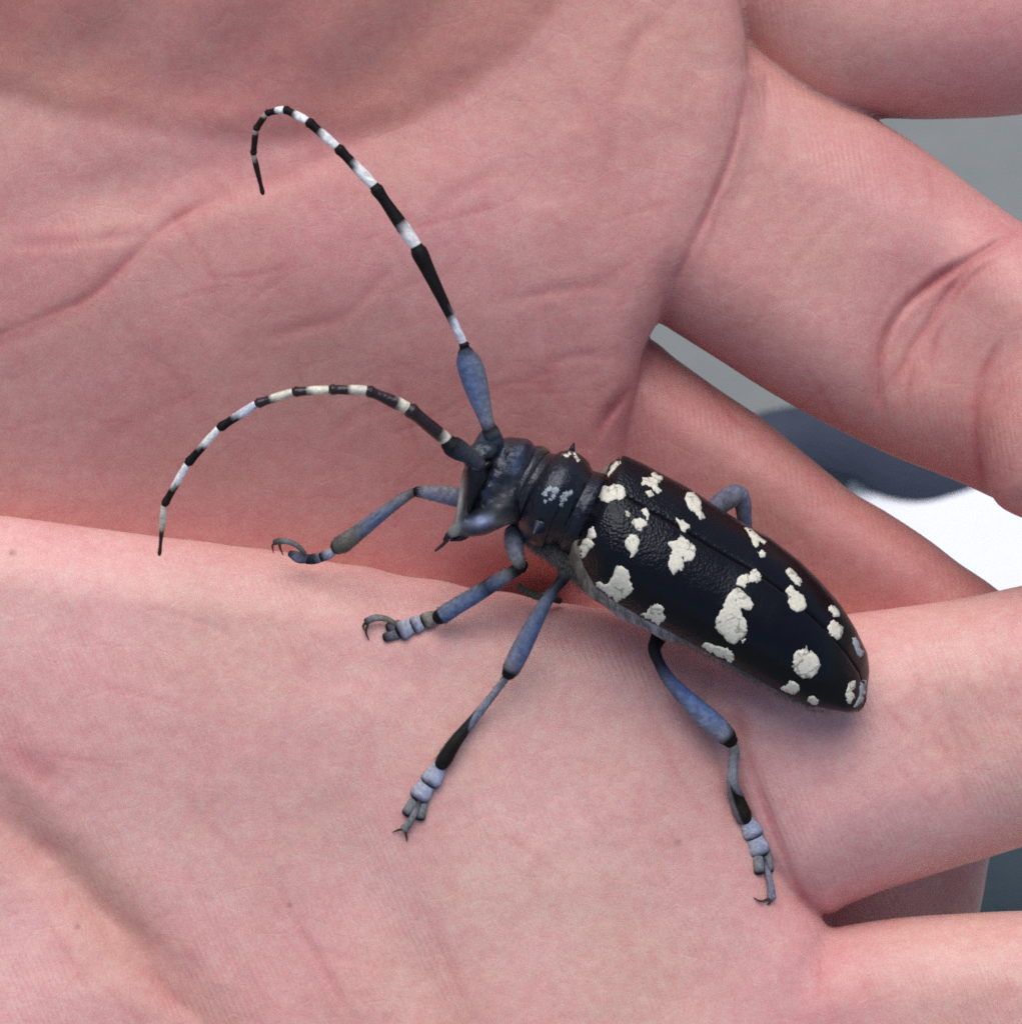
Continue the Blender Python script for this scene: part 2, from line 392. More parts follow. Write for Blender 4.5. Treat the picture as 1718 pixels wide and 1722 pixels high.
_r = random.Random(5)
for tgt, nline, box, angs in ((C1, 34, (20, 260, 1080, 840), (-30, -12, 60)), (C1, 10, (1180, 250, 1600, 700), (-55, 70)), (C2, 26, (40, 1000, 1200, 1690), (62, 48, 12)), (C2, 8, (1420, 1090, 1700, 1400), (75, 60))):
    for _ in range(nline):
        x, y = _r.uniform(box[0], box[2]), _r.uniform(box[1], box[3]); a_ = math.radians(_r.choice(angs) + _r.gauss(0, 9)); l_ = _r.uniform(70, 230); c_ = _r.gauss(0, .14)
        tgt.append(([(x + l_ * (t_ - .5) * math.cos(a_ + c_ * t_), y + l_ * (t_ - .5) * math.sin(a_ + c_ * t_)) for t_ in (0, .3, .6, 1)], _r.uniform(4, 5.5), _r.uniform(1.0, 2.4), _r.uniform(.25, .6)))
def make_hand(name, shapes, lo, hi, creases, base, red, seed, label):
    pos, quads = inflate(shapes, lo, hi, 6.0)
    xy = pos[:, :2]
    # front-facing weight from face normals
    a = pos[quads[:, 0]]; n = np.cross(pos[quads[:, 2]] - a, pos[quads[:, 3]] - pos[quads[:, 1]])
    vn = np.zeros_like(pos)
    for i in range(4): np.add.at(vn, quads[:, i], n)
    vn /= np.linalg.norm(vn, axis=1, keepdims=True) + 1e-9
    top = pos[:, 2] > np.percentile(pos[:, 2], 80)
    if vn[top, 2].mean() < 0: vn = -vn; flip = False
    else: flip = True
    front = np.clip(vn[:, 2], 0, 1)
    disp = np.zeros(len(pos)); redness = np.zeros(len(pos))
    for line, hw, dep, rd in creases:
        L = spline(line, 5); m = (xy[:, 0] > L[:, 0].min() - 90) & (xy[:, 0] < L[:, 0].max() + 90) & (xy[:, 1] > L[:, 1].min() - 90) & (xy[:, 1] < L[:, 1].max() + 90)
        wob = 6 * (vnoise(xy[m], 40, seed + 3) - .5)
        d = np.abs(polydist(xy[m], L) + wob * .5)
        ends = np.clip(np.minimum(np.hypot(*(xy[m] - L[0]).T), np.hypot(*(xy[m] - L[-1]).T)) / 60, 0, 1)
        brk = .45 + .9 * vnoise(xy[m], 55, seed + 9)
        gain = 1.0 if rd >= .9 else .62 if rd >= .7 else .34
        disp[m] -= gain * dep * np.exp(-(d / hw) ** 2) * ends * brk
        disp[m] += .08 * dep * np.exp(-((d - 2.2 * hw) / hw) ** 2) * ends
        redness[m] += rd * (.75 * np.exp(-(d / (hw * .9)) ** 2) + .22 * np.exp(-(d / (hw * 4)) ** 2)) * ends * brk
    # soft undulation of the flesh
    disp += 7 * (vnoise(xy, 150, seed) - .5) + 2.5 * (vnoise(xy, 60, seed + 1) - .5) + 1.0 * (vnoise(xy, 22, seed + 2) - .5)
    pos[:, 2] += disp * front
    blot = .55 * vnoise(xy, 230, seed + 5) + .3 * vnoise(xy, 90, seed + 6) + .15 * vnoise(xy, 40, seed + 7)
    k = np.clip(redness + red(xy) + (blot - .5) * .8, -.4, 1.4)[:, None]
    base = np.array(base)
    yel = (.6 * vnoise(xy, 320, seed + 15) + .4 * vnoise(xy, 120, seed + 16) - .5)[:, None]
    col = base * (1 + k * np.array([-.13, -.34, -.30])) * (1 + yel * np.array([-.08, .06, -.10]))
    if seed == 1:      # ball of the thumb: browner, with its shade put into the colour
        col *= 1 - sm(-polydist_sign(xy), -10, 25)[:, None] * np.array([.06, .05, .12])
    else:
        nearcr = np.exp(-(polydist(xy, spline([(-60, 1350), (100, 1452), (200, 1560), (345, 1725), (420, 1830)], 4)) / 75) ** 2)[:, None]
        col *= 1 - nearcr * np.array([.14, .14, .22])  # soft shade of the wide palm crease put into the colour
    for mx, my, r, st in MOLES:
        d = np.hypot(xy[:, 0] - mx, xy[:, 1] - my)
        col *= (1 - st * np.exp(-(d / r) ** 2)[:, None] * np.array([.7, .85, .9]))
    th = .5 * np.sin(xy[:, 0] / 420 + seed) + .4 * np.sin(xy[:, 1] / 350 + 2 * seed)
    ang = math.radians(22 if seed == 2 else 8)
    phase = (xy[:, 0] * math.cos(ang) + xy[:, 1] * -math.sin(ang)) * (2 * math.pi / 9.5) + 14 * th
    if flip: quads = quads[:, ::-1]
    P_ = P(pos)
    o = mesh_obj(name, P_, quads.copy(), SKIN, col=col, attrs={'ridge': phase}, origin=P_.mean(0))
    # orientation check against the viewer
    f = np.array(o.data.polygons[int(np.argmax(pos[quads[:, 0], 2]))].normal)
    if f @ Wd < 0: o.data.flip_normals()
    tag(o, label, 'hand', 'pair of cupped hands')
    return o, (pos, quads)

def red1(xy):
    return .06 + .42 * sm(xy[:, 1], 350, 950) * sm(xy[:, 0], 100, 700) + bumpf(xy[:, 0], xy[:, 1], 980, 150, 150, 260, .25) + .45 * sm(-polydist_sign(xy), -10, 20)
def red2(xy):
    return -.08 + .25 * sm(xy[:, 1], 1500, 1722) * sm(xy[:, 0], 300, 700) + bumpf(xy[:, 0], xy[:, 1], 20, 1260, 90, 70, .4) - bumpf(xy[:, 0], xy[:, 1], 900, 1480, 240, 200, .12)
hand_a, ga = make_hand('hand', hand1_shapes, (-560, -470, -420), (2080, 1320, 130), C1, (.575, .292, .265), red1, 1,
                   'reddish upper palm under the beetle head, both antennae held over it')
hand_b, gb = make_hand('hand', hand2_shapes, (-560, 800, -640), (2080, 2120, 130), C2, (.665, .372, .340), red2, 2,
                   'paler lower palm that most of the beetle feet stand on')

bvh_h = BVHTree.FromPolygons(np.vstack([P(ga[0]), P(gb[0])]).tolist(), np.vstack([ga[1], gb[1] + len(ga[0])]).tolist())
def ray(px, py):
    d = P(np.array([px, py, 0.0])) - CAM; return Vector(d / np.linalg.norm(d))
def surf(px, py):
    h = bvh_h.ray_cast(Vector(CAM), ray(px, py))
    return (D - float((CAM - np.array(h[0])) @ Wd)) / M if h[0] else -300.0

# ------------------------------------------------------------------ the beetle
beetle = bpy.data.objects.new('beetle', None); COL.objects.link(beetle)
bl = P(np.array([1100., 950., -60.])); beetle.location = bl; WORLD['beetle'] = Vector(bl)
beetle.empty_display_size = .004
tag(beetle, 'black longhorn beetle with white spotted back and banded antennae standing on cupped palms', 'beetle')

NAVY = np.array([.008, .010, .018]); BLACK = np.array([.007, .006, .008]); BLUE = np.array([.125, .178, .33]); LAV = np.array([.25, .26, .37])
GREY = np.array([.19, .20, .22]); TAN = np.array([.165, .15, .125]); CREAM = np.array([.72, .71, .66]); BROWN = np.array([.03, .017, .014])

def tube(name, keys, mat, parent, col=None, flat=1.0, sub=5, seg=16, cap=True, jitter=0):
    """keys: (x, y, w, radius); col(t, phi) -> rgb arrays"""
    k = np.asarray(keys, float); p = spline(k, sub) if len(k) > 2 else np.array([k[0] + (k[1] - k[0]) * t for t in np.linspace(0, 1, sub + 1)])
    c, r = p[:, :3], np.maximum(p[:, 3], .3)
    tg = np.gradient(c, axis=0); tg /= np.linalg.norm(tg, axis=1, keepdims=True)
    if cap:
        for e, sgn in ((0, -1), (-1, 1)):
            q = []; rr = []
            for f_ in (.4, .75, .95, 1.0):
                q.append(c[e] + sgn * tg[e] * r[e] * f_ * .85 * max(min(flat, 1), .75)); rr.append(r[e] * math.sqrt(max(1 - f_ * f_, .0004)))
            q, rr = np.array(q), np.array(rr)
            if e == 0: c2, r2, t2 = np.vstack([q[::-1], c]), np.r_[rr[::-1], r], np.vstack([np.repeat(tg[:1], 4, 0), tg])
            else: c2, r2, t2 = np.vstack([c2, q]), np.r_[r2, rr], np.vstack([t2, np.repeat(tg[-1:], 4, 0)])
        c, r, tg = c2, r2, t2
    wv = np.array([0.05, -0.08, 1.0])
    e1 = np.cross(tg, wv); e1 /= np.linalg.norm(e1, axis=1, keepdims=True) + 1e-9
    e2 = np.cross(tg, e1)
    ph = np.linspace(0, 2 * math.pi, seg, endpoint=False); n = len(c)
    rad = r[:, None] * (1 + jitter * rng.standard_normal((n, seg)))
    V_ = c[:, None, :] + (rad * np.cos(ph))[..., None] * e1[:, None, :] + (rad * np.sin(ph) * flat)[..., None] * e2[:, None, :]
    L = np.r_[0, np.cumsum(np.linalg.norm(np.diff(c, axis=0), axis=1))]; tt = np.repeat(L / L[-1], seg); pp = np.tile(ph, n)
    F = []
    for i in range(n - 1):
        for j in range(seg):
            a, b = i * seg + j, i * seg + (j + 1) % seg; F.append((a, b, b + seg, a + seg))
    F.append(tuple(range(seg))[::-1]); F.append(tuple(range((n - 1) * seg, n * seg)))
    colr = np.array(np.tile(BLUE, (n * seg, 1)) if col is None else col(tt, pp), float)
    if mat is FUZZ:
        colr = mottle(colr, tt, pp) * (.8 + .4 * rng.random((n * seg, 1)))
        lum = colr.mean(1, keepdims=True); side = np.clip(-np.cos(pp - .3) * .9 + .1, 0, 1)[:, None] * .55  # shade side toned tan-grey in the colour itself
        colr = colr * (1 - side) + (lum * np.array([1.0, .96, .92])) * side
    o = part(name, P(V_.reshape(-1, 3)), F, mat, parent, col=colr)
    fix(o); return o
def mottle(c, t, ph):
    n = np.array(c, float); k = (.5 + .5 * np.sin(t * 37 + 3 * np.sin(ph * 2 + t * 9))) * (.5 + .5 * np.sin(ph * 3 + t * 61))
    return n * (1 - .32 * k[:, None] * np.array([1.0, .95, .85]))
def fix(o):
    """make face normals point outward"""
    me = o.data; vol = 0
    n = len(me.polygons); ctr = np.zeros(n * 3); nr = np.zeros(n * 3); ar = np.zeros(n)
    me.polygons.foreach_get('center', ctr); me.polygons.foreach_get('normal', nr); me.polygons.foreach_get('area', ar)
    if ((ctr.reshape(-1, 3) * nr.reshape(-1, 3)).sum(1) * ar).sum() < 0: me.flip_normals()
def ramp(stops):
    xs = [s_[0] for s_ in stops]; cs = np.array([s_[1] for s_ in stops])
    return lambda t, ph: np.stack([np.interp(t, xs, cs[:, i]) for i in range(3)], 1)

# --- body frame: t along the back towards the tail, s to the beetle's right, h up from the belly
dv = np.array([.860, .510]); bv = np.array([.375, -.927]); ORG = np.array([1030., 830.])
TH = math.radians(34); CT, ST = math.cos(TH), math.sin(TH)
B2 = np.linalg.inv(np.stack([dv, bv], 1))
def tb(p): return (B2 @ (np.asarray(p, float) - ORG).T).T
right_edge = np.array([(1027, 775), (1046, 768), (1080, 784), (1116.5, 804), (1155, 824), (1206, 858), (1251, 886), (1296, 911), (1344, 948), (1379, 983), (1411, 1018.5), (1440, 1060), (1459, 1095), (1464, 1124), (1462, 1156)])
left_edge = np.array([(974, 925), (974, 935), (979, 951), (998, 986.5), (1030, 1012), (1078, 1041), (1129, 1066.5), (1174, 1089), (1200, 1105), (1238, 1124), (1302, 1159), (1334, 1174), (1366, 1188), (1398, 1194), (1437, 1199)])
re_, le_ = tb(right_edge), tb(left_edge)
T0, T1 = min(re_[0, 0], le_[0, 0]), max(re_[-1, 0], le_[-1, 0])
HK = .88
def body(t):
    pr = np.interp(t, re_[:, 0], re_[:, 1]); pl = np.interp(t, le_[:, 0], le_[:, 1])
    Wt = np.maximum((pr - pl) / (CT + math.sqrt(CT ** 2 + (HK * ST) ** 2)), 2)
    return pl + Wt * CT, Wt
def w_axis(t): return 108 - .055 * t
def BF(t, s_, h):
    pc, _ = body(t); off = pc + s_ * CT + h * ST
    xy = ORG + np.outer(t, dv) + np.outer(off, bv)
    return np.column_stack([xy, w_axis(t) - s_ * ST + h * CT])

nt_, ns_ = 90, 36
ts = T0 + (T1 + 3 - T0) * (1 - np.cos(np.linspace(0, 1, nt_) * math.pi)) / 2
def end_round(t):      # front shoulders and the tail fall off
    a = np.clip((t - T0) / 26, 0, 1); b = np.clip((T1 + 3 - t) / 150, 0, 1)
    return (1 - .35 * (1 - a) ** 2) * np.sqrt(np.clip(1 - (1 - b) ** 2.6, .02, 1))
elytra = []
for side in (1, -1):
    vs_, us = [], []
    for layer in (0, 1):
        ph = np.linspace(.006, .5, ns_) * math.pi        # 0 at the margin, half turn at the seam
        for t in ts:
            _, Wt = body(np.array([t])); Wt = Wt[0] * math.sqrt(max(1 - max(0, (t - T1 + 20) / 23.2) ** 2.5, .03))
            Hh = HK * Wt * end_round(t)
            s_ = np.sign(np.cos(ph)) * np.abs(np.cos(ph)) ** .86 * Wt; h = np.sin(ph) ** .86 * Hh
            dip = 1.0 * np.exp(-(s_ / 4) ** 2)
            s_ = s_ - .2
            if layer: s_, h = s_ * .94, h - 7 - .02 * Wt
            vs_.append(BF(np.full(ns_, t), side * np.maximum(s_, .35), h - dip))
    V_ = np.vstack(vs_); N = nt_ * ns_; F = []
    for l_ in (0, 1):
        for i in range(nt_ - 1):
            for j in range(ns_ - 1):
                a = l_ * N + i * ns_ + j; q = (a, a + 1, a + 1 + ns_, a + ns_); F.append(q if (l_ == 0) == (side > 0) else q[::-1])
    rim = [i * ns_ for i in range(nt_)] + [(nt_ - 1) * ns_ + j for j in range(1, ns_)] + [i * ns_ + ns_ - 1 for i in range(nt_ - 2, -1, -1)] + [j for j in range(ns_ - 2, 0, -1)]
    for a, b in zip(rim, rim[1:] + rim[:1]): F.append((a, b, b + N, a + N) if side > 0 else (b, a, a + N, b + N))
    tt = np.tile(np.repeat(ts, ns_), 2)
    o = part('elytron', P(V_), F, SHELL, beetle, attrs={'base': np.clip(1.05 - (tt - T0) / 330, 0, 1)})
    fix(o); elytra.append((o, P(V_), F))

# --- belly and thorax underside
def under(name, t0, t1, depth, mat, colf, wid=.97):
    n, m = 40, 28; tt = np.linspace(t0, t1, n); vs_ = []; ph = np.linspace(0, 2 * math.pi, m, endpoint=False)
    for i, t in enumerate(tt):
        e = i / (n - 1); _, Wt = body(np.array([np.clip(t, T0 + 20, T1)])); Wt = Wt[0] * wid
        endf = math.sqrt(max(1 - max(0, (e - .8) / .2) ** 2, .01)) * math.sqrt(max(1 - max(0, (.12 - e) / .12) ** 2, .02))
        s_ = np.cos(ph) * Wt * endf; h = np.where(np.sin(ph) < 0, np.sin(ph) * depth(e) * endf, np.sin(ph) * 26 * endf)
        h = h + 3 * np.sin(e * 22) * (np.sin(ph) < -.2)
        vs_.append(BF(np.full(m, t), s_, h - 3))
    V_ = np.vstack(vs_); F = [(i * m + j, i * m + (j + 1) % m, (i + 1) * m + (j + 1) % m, (i + 1) * m + j) for i in range(n - 1) for j in range(m)]
    F += [tuple(range(m))[::-1], tuple(range((n - 1) * m, n * m))]
    e = np.repeat(np.linspace(0, 1, n), m); o = part(name, P(V_), F, mat, beetle, col=colf(e, np.tile(ph, n))); fix(o); return o
abdomen = under('abdomen', 120, T1 - 14, lambda e: 56 - 22 * e, FUZZ, ramp([(0, GREY * .8), (.4, np.array([.10, .11, .13])), (1, np.array([.03, .03, .04]))]))
thorax = under('thorax', T0 - 20, 235, lambda e: 128 - 40 * e, FUZZ, lambda t, ph: ramp([(0, np.array([.13, .115, .09])), (.25, np.array([.20, .185, .165])), (.5, np.array([.33, .32, .34])), (.75, np.array([.25, .25, .29])), (1, GREY * .8)])(t, ph) * (.5 + 1.0 * rng.random((len(t), 1))), .985)

# --- pronotum: ringed barrel
PRO = [(868, 810, 96, 66), (880, 815, 98, 71), (888, 818, 99, 72), (894, 821, 100, 67), (901, 824, 101, 68), (909, 828, 102, 76), (920, 833, 103, 83), (934, 839, 104, 86),
       (948, 845, 105, 83), (958, 850, 106, 76), (966, 854, 106, 70), (972, 857, 106, 72), (981, 862, 106, 75), (992, 868, 106, 72), (1004, 872, 106, 66)]
def pro_col(t, ph):
    c = np.tile(np.array([.005, .005, .008]), (len(t), 1))
    g = np.exp(-((t - .30) / .035) ** 2) + np.exp(-((t - .88) / .03) ** 2)
    c += g[:, None] * np.array([.035, .034, .028]) * (rng.random(len(t))[:, None] * 1.2)
    low = np.clip(np.cos(ph), 0, 1)                        # the flank carries brownish down
    c += (np.clip(low - .80, 0, 1) * 1.0)[:, None] * np.array([.10, .085, .05])
    return c
pronotum = tube('pronotum', PRO, DARK, beetle, pro_col, .95, 6, 40, True, .003)
tube('spine', [(956, 786, 106, 15), (959, 768, 110, 9), (962, 755, 114, 5), (965, 745, 118, 1.2)], DARK, pronotum, lambda t, p: np.tile(NAVY, (len(t), 1)), 1, 4, 12)
tube('spine', [(914, 872, 140, 30), (909, 880, 154, 21), (904, 887, 168, 12), (899, 894, 182, 5), (897, 898, 188, 1.6)], DARK, pronotum, lambda t, p: np.tile(NAVY * 1.6, (len(t), 1)), 1, 4, 12)

tube('breast', [(870, 866, 62, 14), (882, 886, 66, 18), (902, 905, 74, 20), (926, 922, 82, 20), (950, 938, 86, 22), (972, 956, 84, 22), (994, 978, 80, 20)], FUZZ, beetle,
     lambda t, ph: ramp([(0, GREY * .7), (.3, np.array([.17, .15, .125])), (.55, TAN * .8), (.8, np.array([.15, .14, .13])), (1, GREY)])(t, ph) * (.25 + .85 * rng.random((len(t), 1))), 1, 6, 26, True, .02)
# --- head
Z1 = lambda pts: [(680 + x / 4.295, 660 + y / 4.295) for x, y in pts]
head_shapes = [
    dict(poly=[(846, 737), (872, 736), (893, 742), (905, 770), (900, 820), (878, 872), (850, 884), (815, 892), (790, 884), (783, 850), (785, 812), (794, 782), (815, 758)], T=172, R=54, H=66),
    dict(poly=[(800, 770), (830, 800), (835, 860), (820, 890), (798, 900), (776, 903), (760, 900), (762, 880), (770, 850), (776, 815), (784, 785)], T=152, R=26, H=40, k=26),
    dict(poly=[(795, 752), (812, 722), (836, 722), (846, 742), (830, 772), (808, 774)], T=182, R=17, H=28, k=10),
    dict(poly=[(776, 760), (790, 750), (808, 762), (812, 784), (796, 792), (782, 784)], T=188, R=15, H=26, k=10),
]
hp, hq = inflate(head_shapes, (730, 700, 20), (930, 930, 215), 3.0, 10)
hp[:, 2] += 7 * (vnoise(hp[:, :2], 22, 4) - .5) + 3 * (vnoise(hp[:, :2], 9, 5) - .5)
hxy = hp[:, :2]; hc = np.tile(np.array([.006, .007, .012]), (len(hp), 1))
def blob(cx, cy, rx, ry, ang=0): return bumpf(hxy[:, 0], hxy[:, 1], cx, cy, rx, ry, 1.0, ang)[:, None]
hc += blob(808, 877, 20, 9, -15) * np.array([.34, .38, .55]) + blob(868, 775, 8, 26, 15) * np.array([.035, .045, .09]) + blob(773, 838, 5, 34, 8) * np.array([.42, .41, .36])
hc += blob(766, 888, 11, 14) * np.array([.18, .17, .15]) + blob(818, 742, 14, 16) * np.array([.05, .06, .08]) + blob(840, 848, 12, 24, 35) * np.array([.07, .065, .045]) + blob(845, 880, 18, 8) * np.array([.10, .09, .06])
tanp = np.clip(vnoise(hxy, 14, 21) * 1.6 - .75, 0, 1) * np.clip(vnoise(hxy, 5, 22) * 1.8 - .5, 0, 1)
hc += tanp[:, None] * np.array([.04, .035, .022]) + (np.clip(vnoise(hxy, 18, 23) * 2 - 1, 0, 1) * np.clip(vnoise(hxy, 6, 24) * 1.6 - .3, 0, 1))[:, None] * np.array([.025, .034, .075])
hc += (.02 * vnoise(hxy, 9, 8) * vnoise(hxy, 5, 9))[:, None] * np.array([1, 1.05, 1.2])
head = part('head', P(hp), hq.copy(), DARK, beetle, col=hc); fix(head)
def lump(name, poly, T, R, H, mat, parent, s=2.5, col=(.01, .01, .012)):
    p = np.array(poly); lo = (p[:, 0].min() - 12, p[:, 1].min() - 12, T - 2 * H - 12); hi = (p[:, 0].max() + 12, p[:, 1].max() + 12, T + 12)
    a, q = inflate([dict(poly=poly, T=T, R=R, H=H)], lo, hi, s, 4)
    o = part(name, P(a), q.copy(), mat, parent, col=np.tile(np.array(col), (len(a), 1))); fix(o); return o
lump('eye', Z1([(445, 560), (480, 505), (560, 500), (612, 482), (632, 520), (596, 570), (600, 640), (560, 700), (525, 770), (475, 850), (448, 870), (440, 780), (448, 680)]), 186, 14, 40, EYE, head)
tube('mandible', [(770, 888, 128, 9), (760, 897, 130, 8), (753, 902, 132, 6), (747, 908, 132, 3)], DARK, head, lambda t, p: np.tile(BLACK * 1.5, (len(t), 1)))
tube('mandible', [(786, 896, 120, 8), (776, 903, 124, 7), (766, 907, 128, 4), (758, 909, 130, 2)], DARK, head, lambda t, p: np.tile(BLACK * 1.5, (len(t), 1)))
tube('palp', [(756, 900, 122, 4), (750, 910, 120, 3.4), (742, 918, 116, 3), (732, 926, 112, 2.2)], DARK, head, lambda t, p: np.tile(BROWN * 1.3, (len(t), 1)), 1, 4, 10)
tube('palp', [(790, 896, 116, 4), (780, 904, 112, 4), (771, 908, 108, 3), (764, 906, 106, 2)], DARK, head, lambda t, p: np.tile(BROWN, (len(t), 1)), 1, 4, 10)
lump('labrum', [(752, 892), (764, 880), (776, 886), (772, 900), (758, 904)], 150, 7, 14, FUZZ, head, 2.0, (.16, .16, .16))

# --- antennae: scape, then banded segments, each pale at its base
def band(pale, frac, dark, soft=.08):
    return lambda t, ph: np.array(pale) + (np.array(dark) - np.array(pale)) * np.clip((t - frac + soft * .5 * np.cos(ph)) / soft, 0, 1)[:, None]
W_ = (.80, .80, .80); WL = (.62, .66, .78); CR = (.66, .62, .50)
def antenna(scape, segs, scol):
    a = tube('antenna', scape, FUZZ, beetle, scol, 1, 6, 18)
    for p0, p1, r0, r1, fr, pale, dark in segs:
        d = np.array(p1, float) - np.array(p0, float); m = lambda f_: list(np.array(p0) + d * f_)
        tube('antenna_segment', [m(.02) + [r0 * .86], m(.3) + [r0], m(.75) + [r1], m(.93) + [r1 * 1.2], m(.985) + [r1 * .95]], FUZZ if pale != CR else DARK, a, band(pale, fr, dark), 1, 4, 14)
    return a
def chain(pts, rad, frac, pales, darks):
    return [(pts[i], pts[i + 1], rad[i], rad[i + 1], frac[i], pales[i], darks[i]) for i in range(len(pts) - 1)]
K = (.009, .007, .008); KB = (.022, .010, .009)
ra = [(782, 590, 205), (780, 578, 208), (700, 414, 232), (629, 312, 242), (567, 247, 244), (517, 203, 242), (478, 183, 236), (448, 190, 226), (430, 217, 214), (426, 259, 200), (442, 326, 180)]
antenna([(826, 728, 182, 15), (820, 714, 184, 12), (812, 688, 188, 15), (802, 655, 194, 20), (793, 624, 199, 22), (786, 604, 203, 20), (783, 594, 205, 14)],
        chain(ra, [9, 8, 12, 9.5, 8, 7.5, 6.5, 5.5, 5.5, 5, 3.5], [-.5, .2, .29, .48, .5, .5, .4, .22, .16, .12],
              [W_, WL, W_, W_, W_, W_, W_, (.4, .33, .28), (.35, .28, .24), (.35, .28, .24)], [K, K, K, K, K, K, K, KB, KB, KB]),
        ramp([(0, np.array([.10, .12, .15])), (.12, BLACK), (.2, LAV * .7), (.5, BLUE), (.85, BLUE * .8), (1, BLACK)]))
la = [(757, 745, 200), (686, 686, 236), (617, 656, 250), (554, 655, 254), (493, 659, 250), (431, 679, 240), (368, 720, 222), (315, 780, 196), (276, 849, 160), (268, 934, 110)]
antenna([(806, 782, 176, 13), (795, 772, 182, 13), (784, 764, 188, 15), (772, 757, 194, 18), (760, 750, 199, 18), (755, 746, 201, 15)],
        chain(la, [12, 11.5, 9, 8, 7.8, 7.5, 7, 6.8, 6, 3], [.2, .24, .42, .5, .5, .47, .45, .48, .42, .40], [CR, CR, CR, CR, CR, WL, W_, W_, CR, CR], [KB, KB, KB, KB, KB, K, K, KB, KB, KB]),
        ramp([(0, np.array([.03, .035, .045])), (.5, np.array([.05, .06, .09])), (.8, NAVY), (1, BLACK)]))

# --- legs
def hooks(root, a, b, c, parent):
    tube('claw', [(*a, 2.6), (*b, 2.2), (*c, .8)], DARK, parent, lambda t, p: np.tile(np.array([.05, .028, .02]), (len(t), 1)), 1, 4, 8)
def S(x, y, up=6): return (x, y, surf(x, y) + up)
def tarsal(name, x0, y0, x1, y1, r0, r1, up, leg, c=None, flat=.55):
    c = np.array([.36, .40, .55]) if c is None else c
    a, b = np.array(S(x0, y0, up)), np.array(S(x1, y1, up))
    r0, r1 = r0 * 1.12, r1 * 1.15
    tube(name, [(*a, r0), (*(a * .5 + b * .5), (r0 + r1) / 1.9), (*b, r1)], FUZZ, leg, ramp([(0, c * .8), (.62, c), (.8, c * .55), (.93, BLACK), (1, BLACK)]), flat * .85, 4, 16)
fem = lambda k=1.0: ramp([(0, BLACK), (.10, NAVY), (.22, BLUE * .6 * k), (.5, BLUE * k), (.85, (BLUE * .5 + LAV * .5) * k), (.93, LAV * .6), (.955, BLACK), (1, BLACK)])
# fore leg beyond the head
L = tube('leg', [(800, 846, 70, 18), (777, 838, 84, 17), (745, 832, 92, 15), (715, 828, 94, 11), (701, 827, 92, 9)], FUZZ, beetle, ramp([(0, LAV * .5), (.5, LAV * .8), (.85, LAV * .8), (.93, BLACK), (1, BLACK)]))
tube('tibia', [(700, 826, 90, 7), (680, 836, 84, 9), (640, 866, 66, 11), (600, 897, 44, 14), (578, 913, 32, 16), (568, 919, 26, 14)], FUZZ, L, ramp([(0, BROWN * 2), (.15, GREY * .9), (.5, BLUE * .9), (.75, TAN), (.93, TAN * .7), (.97, BLACK), (1, BLACK)]))
tube('tarsus_segment', [(560, 928, 14, 7), (550, 933, 10, 9), (540, 937, 7, 8)], FUZZ, L, ramp([(0, np.array([.45, .47, .55])), (.5, LAV), (.8, BLACK), (1, BLACK)]), .6)
tube('tarsus_segment', [(541, 937, 6, 8), (528, 940, 4, 9), (516, 941, 2, 8)], FUZZ, L, ramp([(0, LAV), (.5, NAVY * 2), (1, BLACK)]), .6)
tube('tarsus_segment', [(518, 940, 2, 8), (502, 937, 0, 10), (488, 931, -2, 6)], FUZZ, L, ramp([(0, NAVY * 2), (.6, LAV * .6), (1, NAVY)]), .6)
tube('tarsus_segment', [(512, 930, 10, 4), (500, 918, 17, 4.5), (485, 911, 20, 5), (470, 910, 18, 5.5), (462, 912, 16, 5)], FUZZ, L, ramp([(0, TAN * .7), (.6, GREY), (1, BROWN * 2)]), .8)
hooks('', (464, 912, 16), (458, 918, 12), (460, 930, 4), L); hooks('', (470, 913, 16), (471, 922, 10), (476, 933, 2), L)
# fore leg on the near side
L = tube('leg', [(862, 896, 72, 15), (864, 912, 84, 16), (868, 934, 92, 14), (874, 950, 94, 11), (876, 956, 92, 10)], FUZZ, beetle, ramp([(0, GREY), (.5, LAV * .8), (.75, GREY), (.88, BLACK), (1, BLACK)]))
tube('tibia', [(880, 950, 92, 9), (864, 961, 88, 11), (835, 978, 76, 13), (800, 1000, 62, 14), (765, 1021, 46, 14.5), (745, 1034, 38, 15), (738, 1038, 36, 13)], FUZZ, L, ramp([(0, BLACK), (.13, BLACK), (.2, GREY * .8), (.32, BLUE * .7), (.43, NAVY * 2), (.5, BLUE * .9), (.8, BLUE), (.9, BLUE * .8), (.93, BLACK), (1, BLACK)]))
tarsal('tarsus_segment', 731, 1036, 715, 1044, 9, 12, 15, L, TAN * 1.6 + .05); tarsal('tarsus_segment', 714, 1043, 698, 1051, 9, 13, 12, L); tarsal('tarsus_segment', 697, 1050, 676, 1060, 9, 15, 10, L)
tarsal('tarsus_segment', 672, 1050, 654, 1056, 7, 8, 9, L, np.array([.12, .12, .14])); tarsal('tarsus_segment', 674, 1064, 648, 1072, 8, 7, 6, L, np.array([.12, .12, .16]))
tube('tarsus_segment', [S(672, 1054, 10) + (4,), S(652, 1042, 18) + (5,), S(632, 1039, 20) + (6,), S(616, 1045, 17) + (6,)], FUZZ, L, ramp([(0, BLACK), (.3, TAN * 1.2), (.8, GREY), (1, BROWN)]), .8)
hooks('', S(617, 1045, 15), S(611, 1052, 11), S(612, 1060, 4), L); hooks('', S(618, 1050, 14), S(615, 1063, 10), S(620, 1076, 2), L)
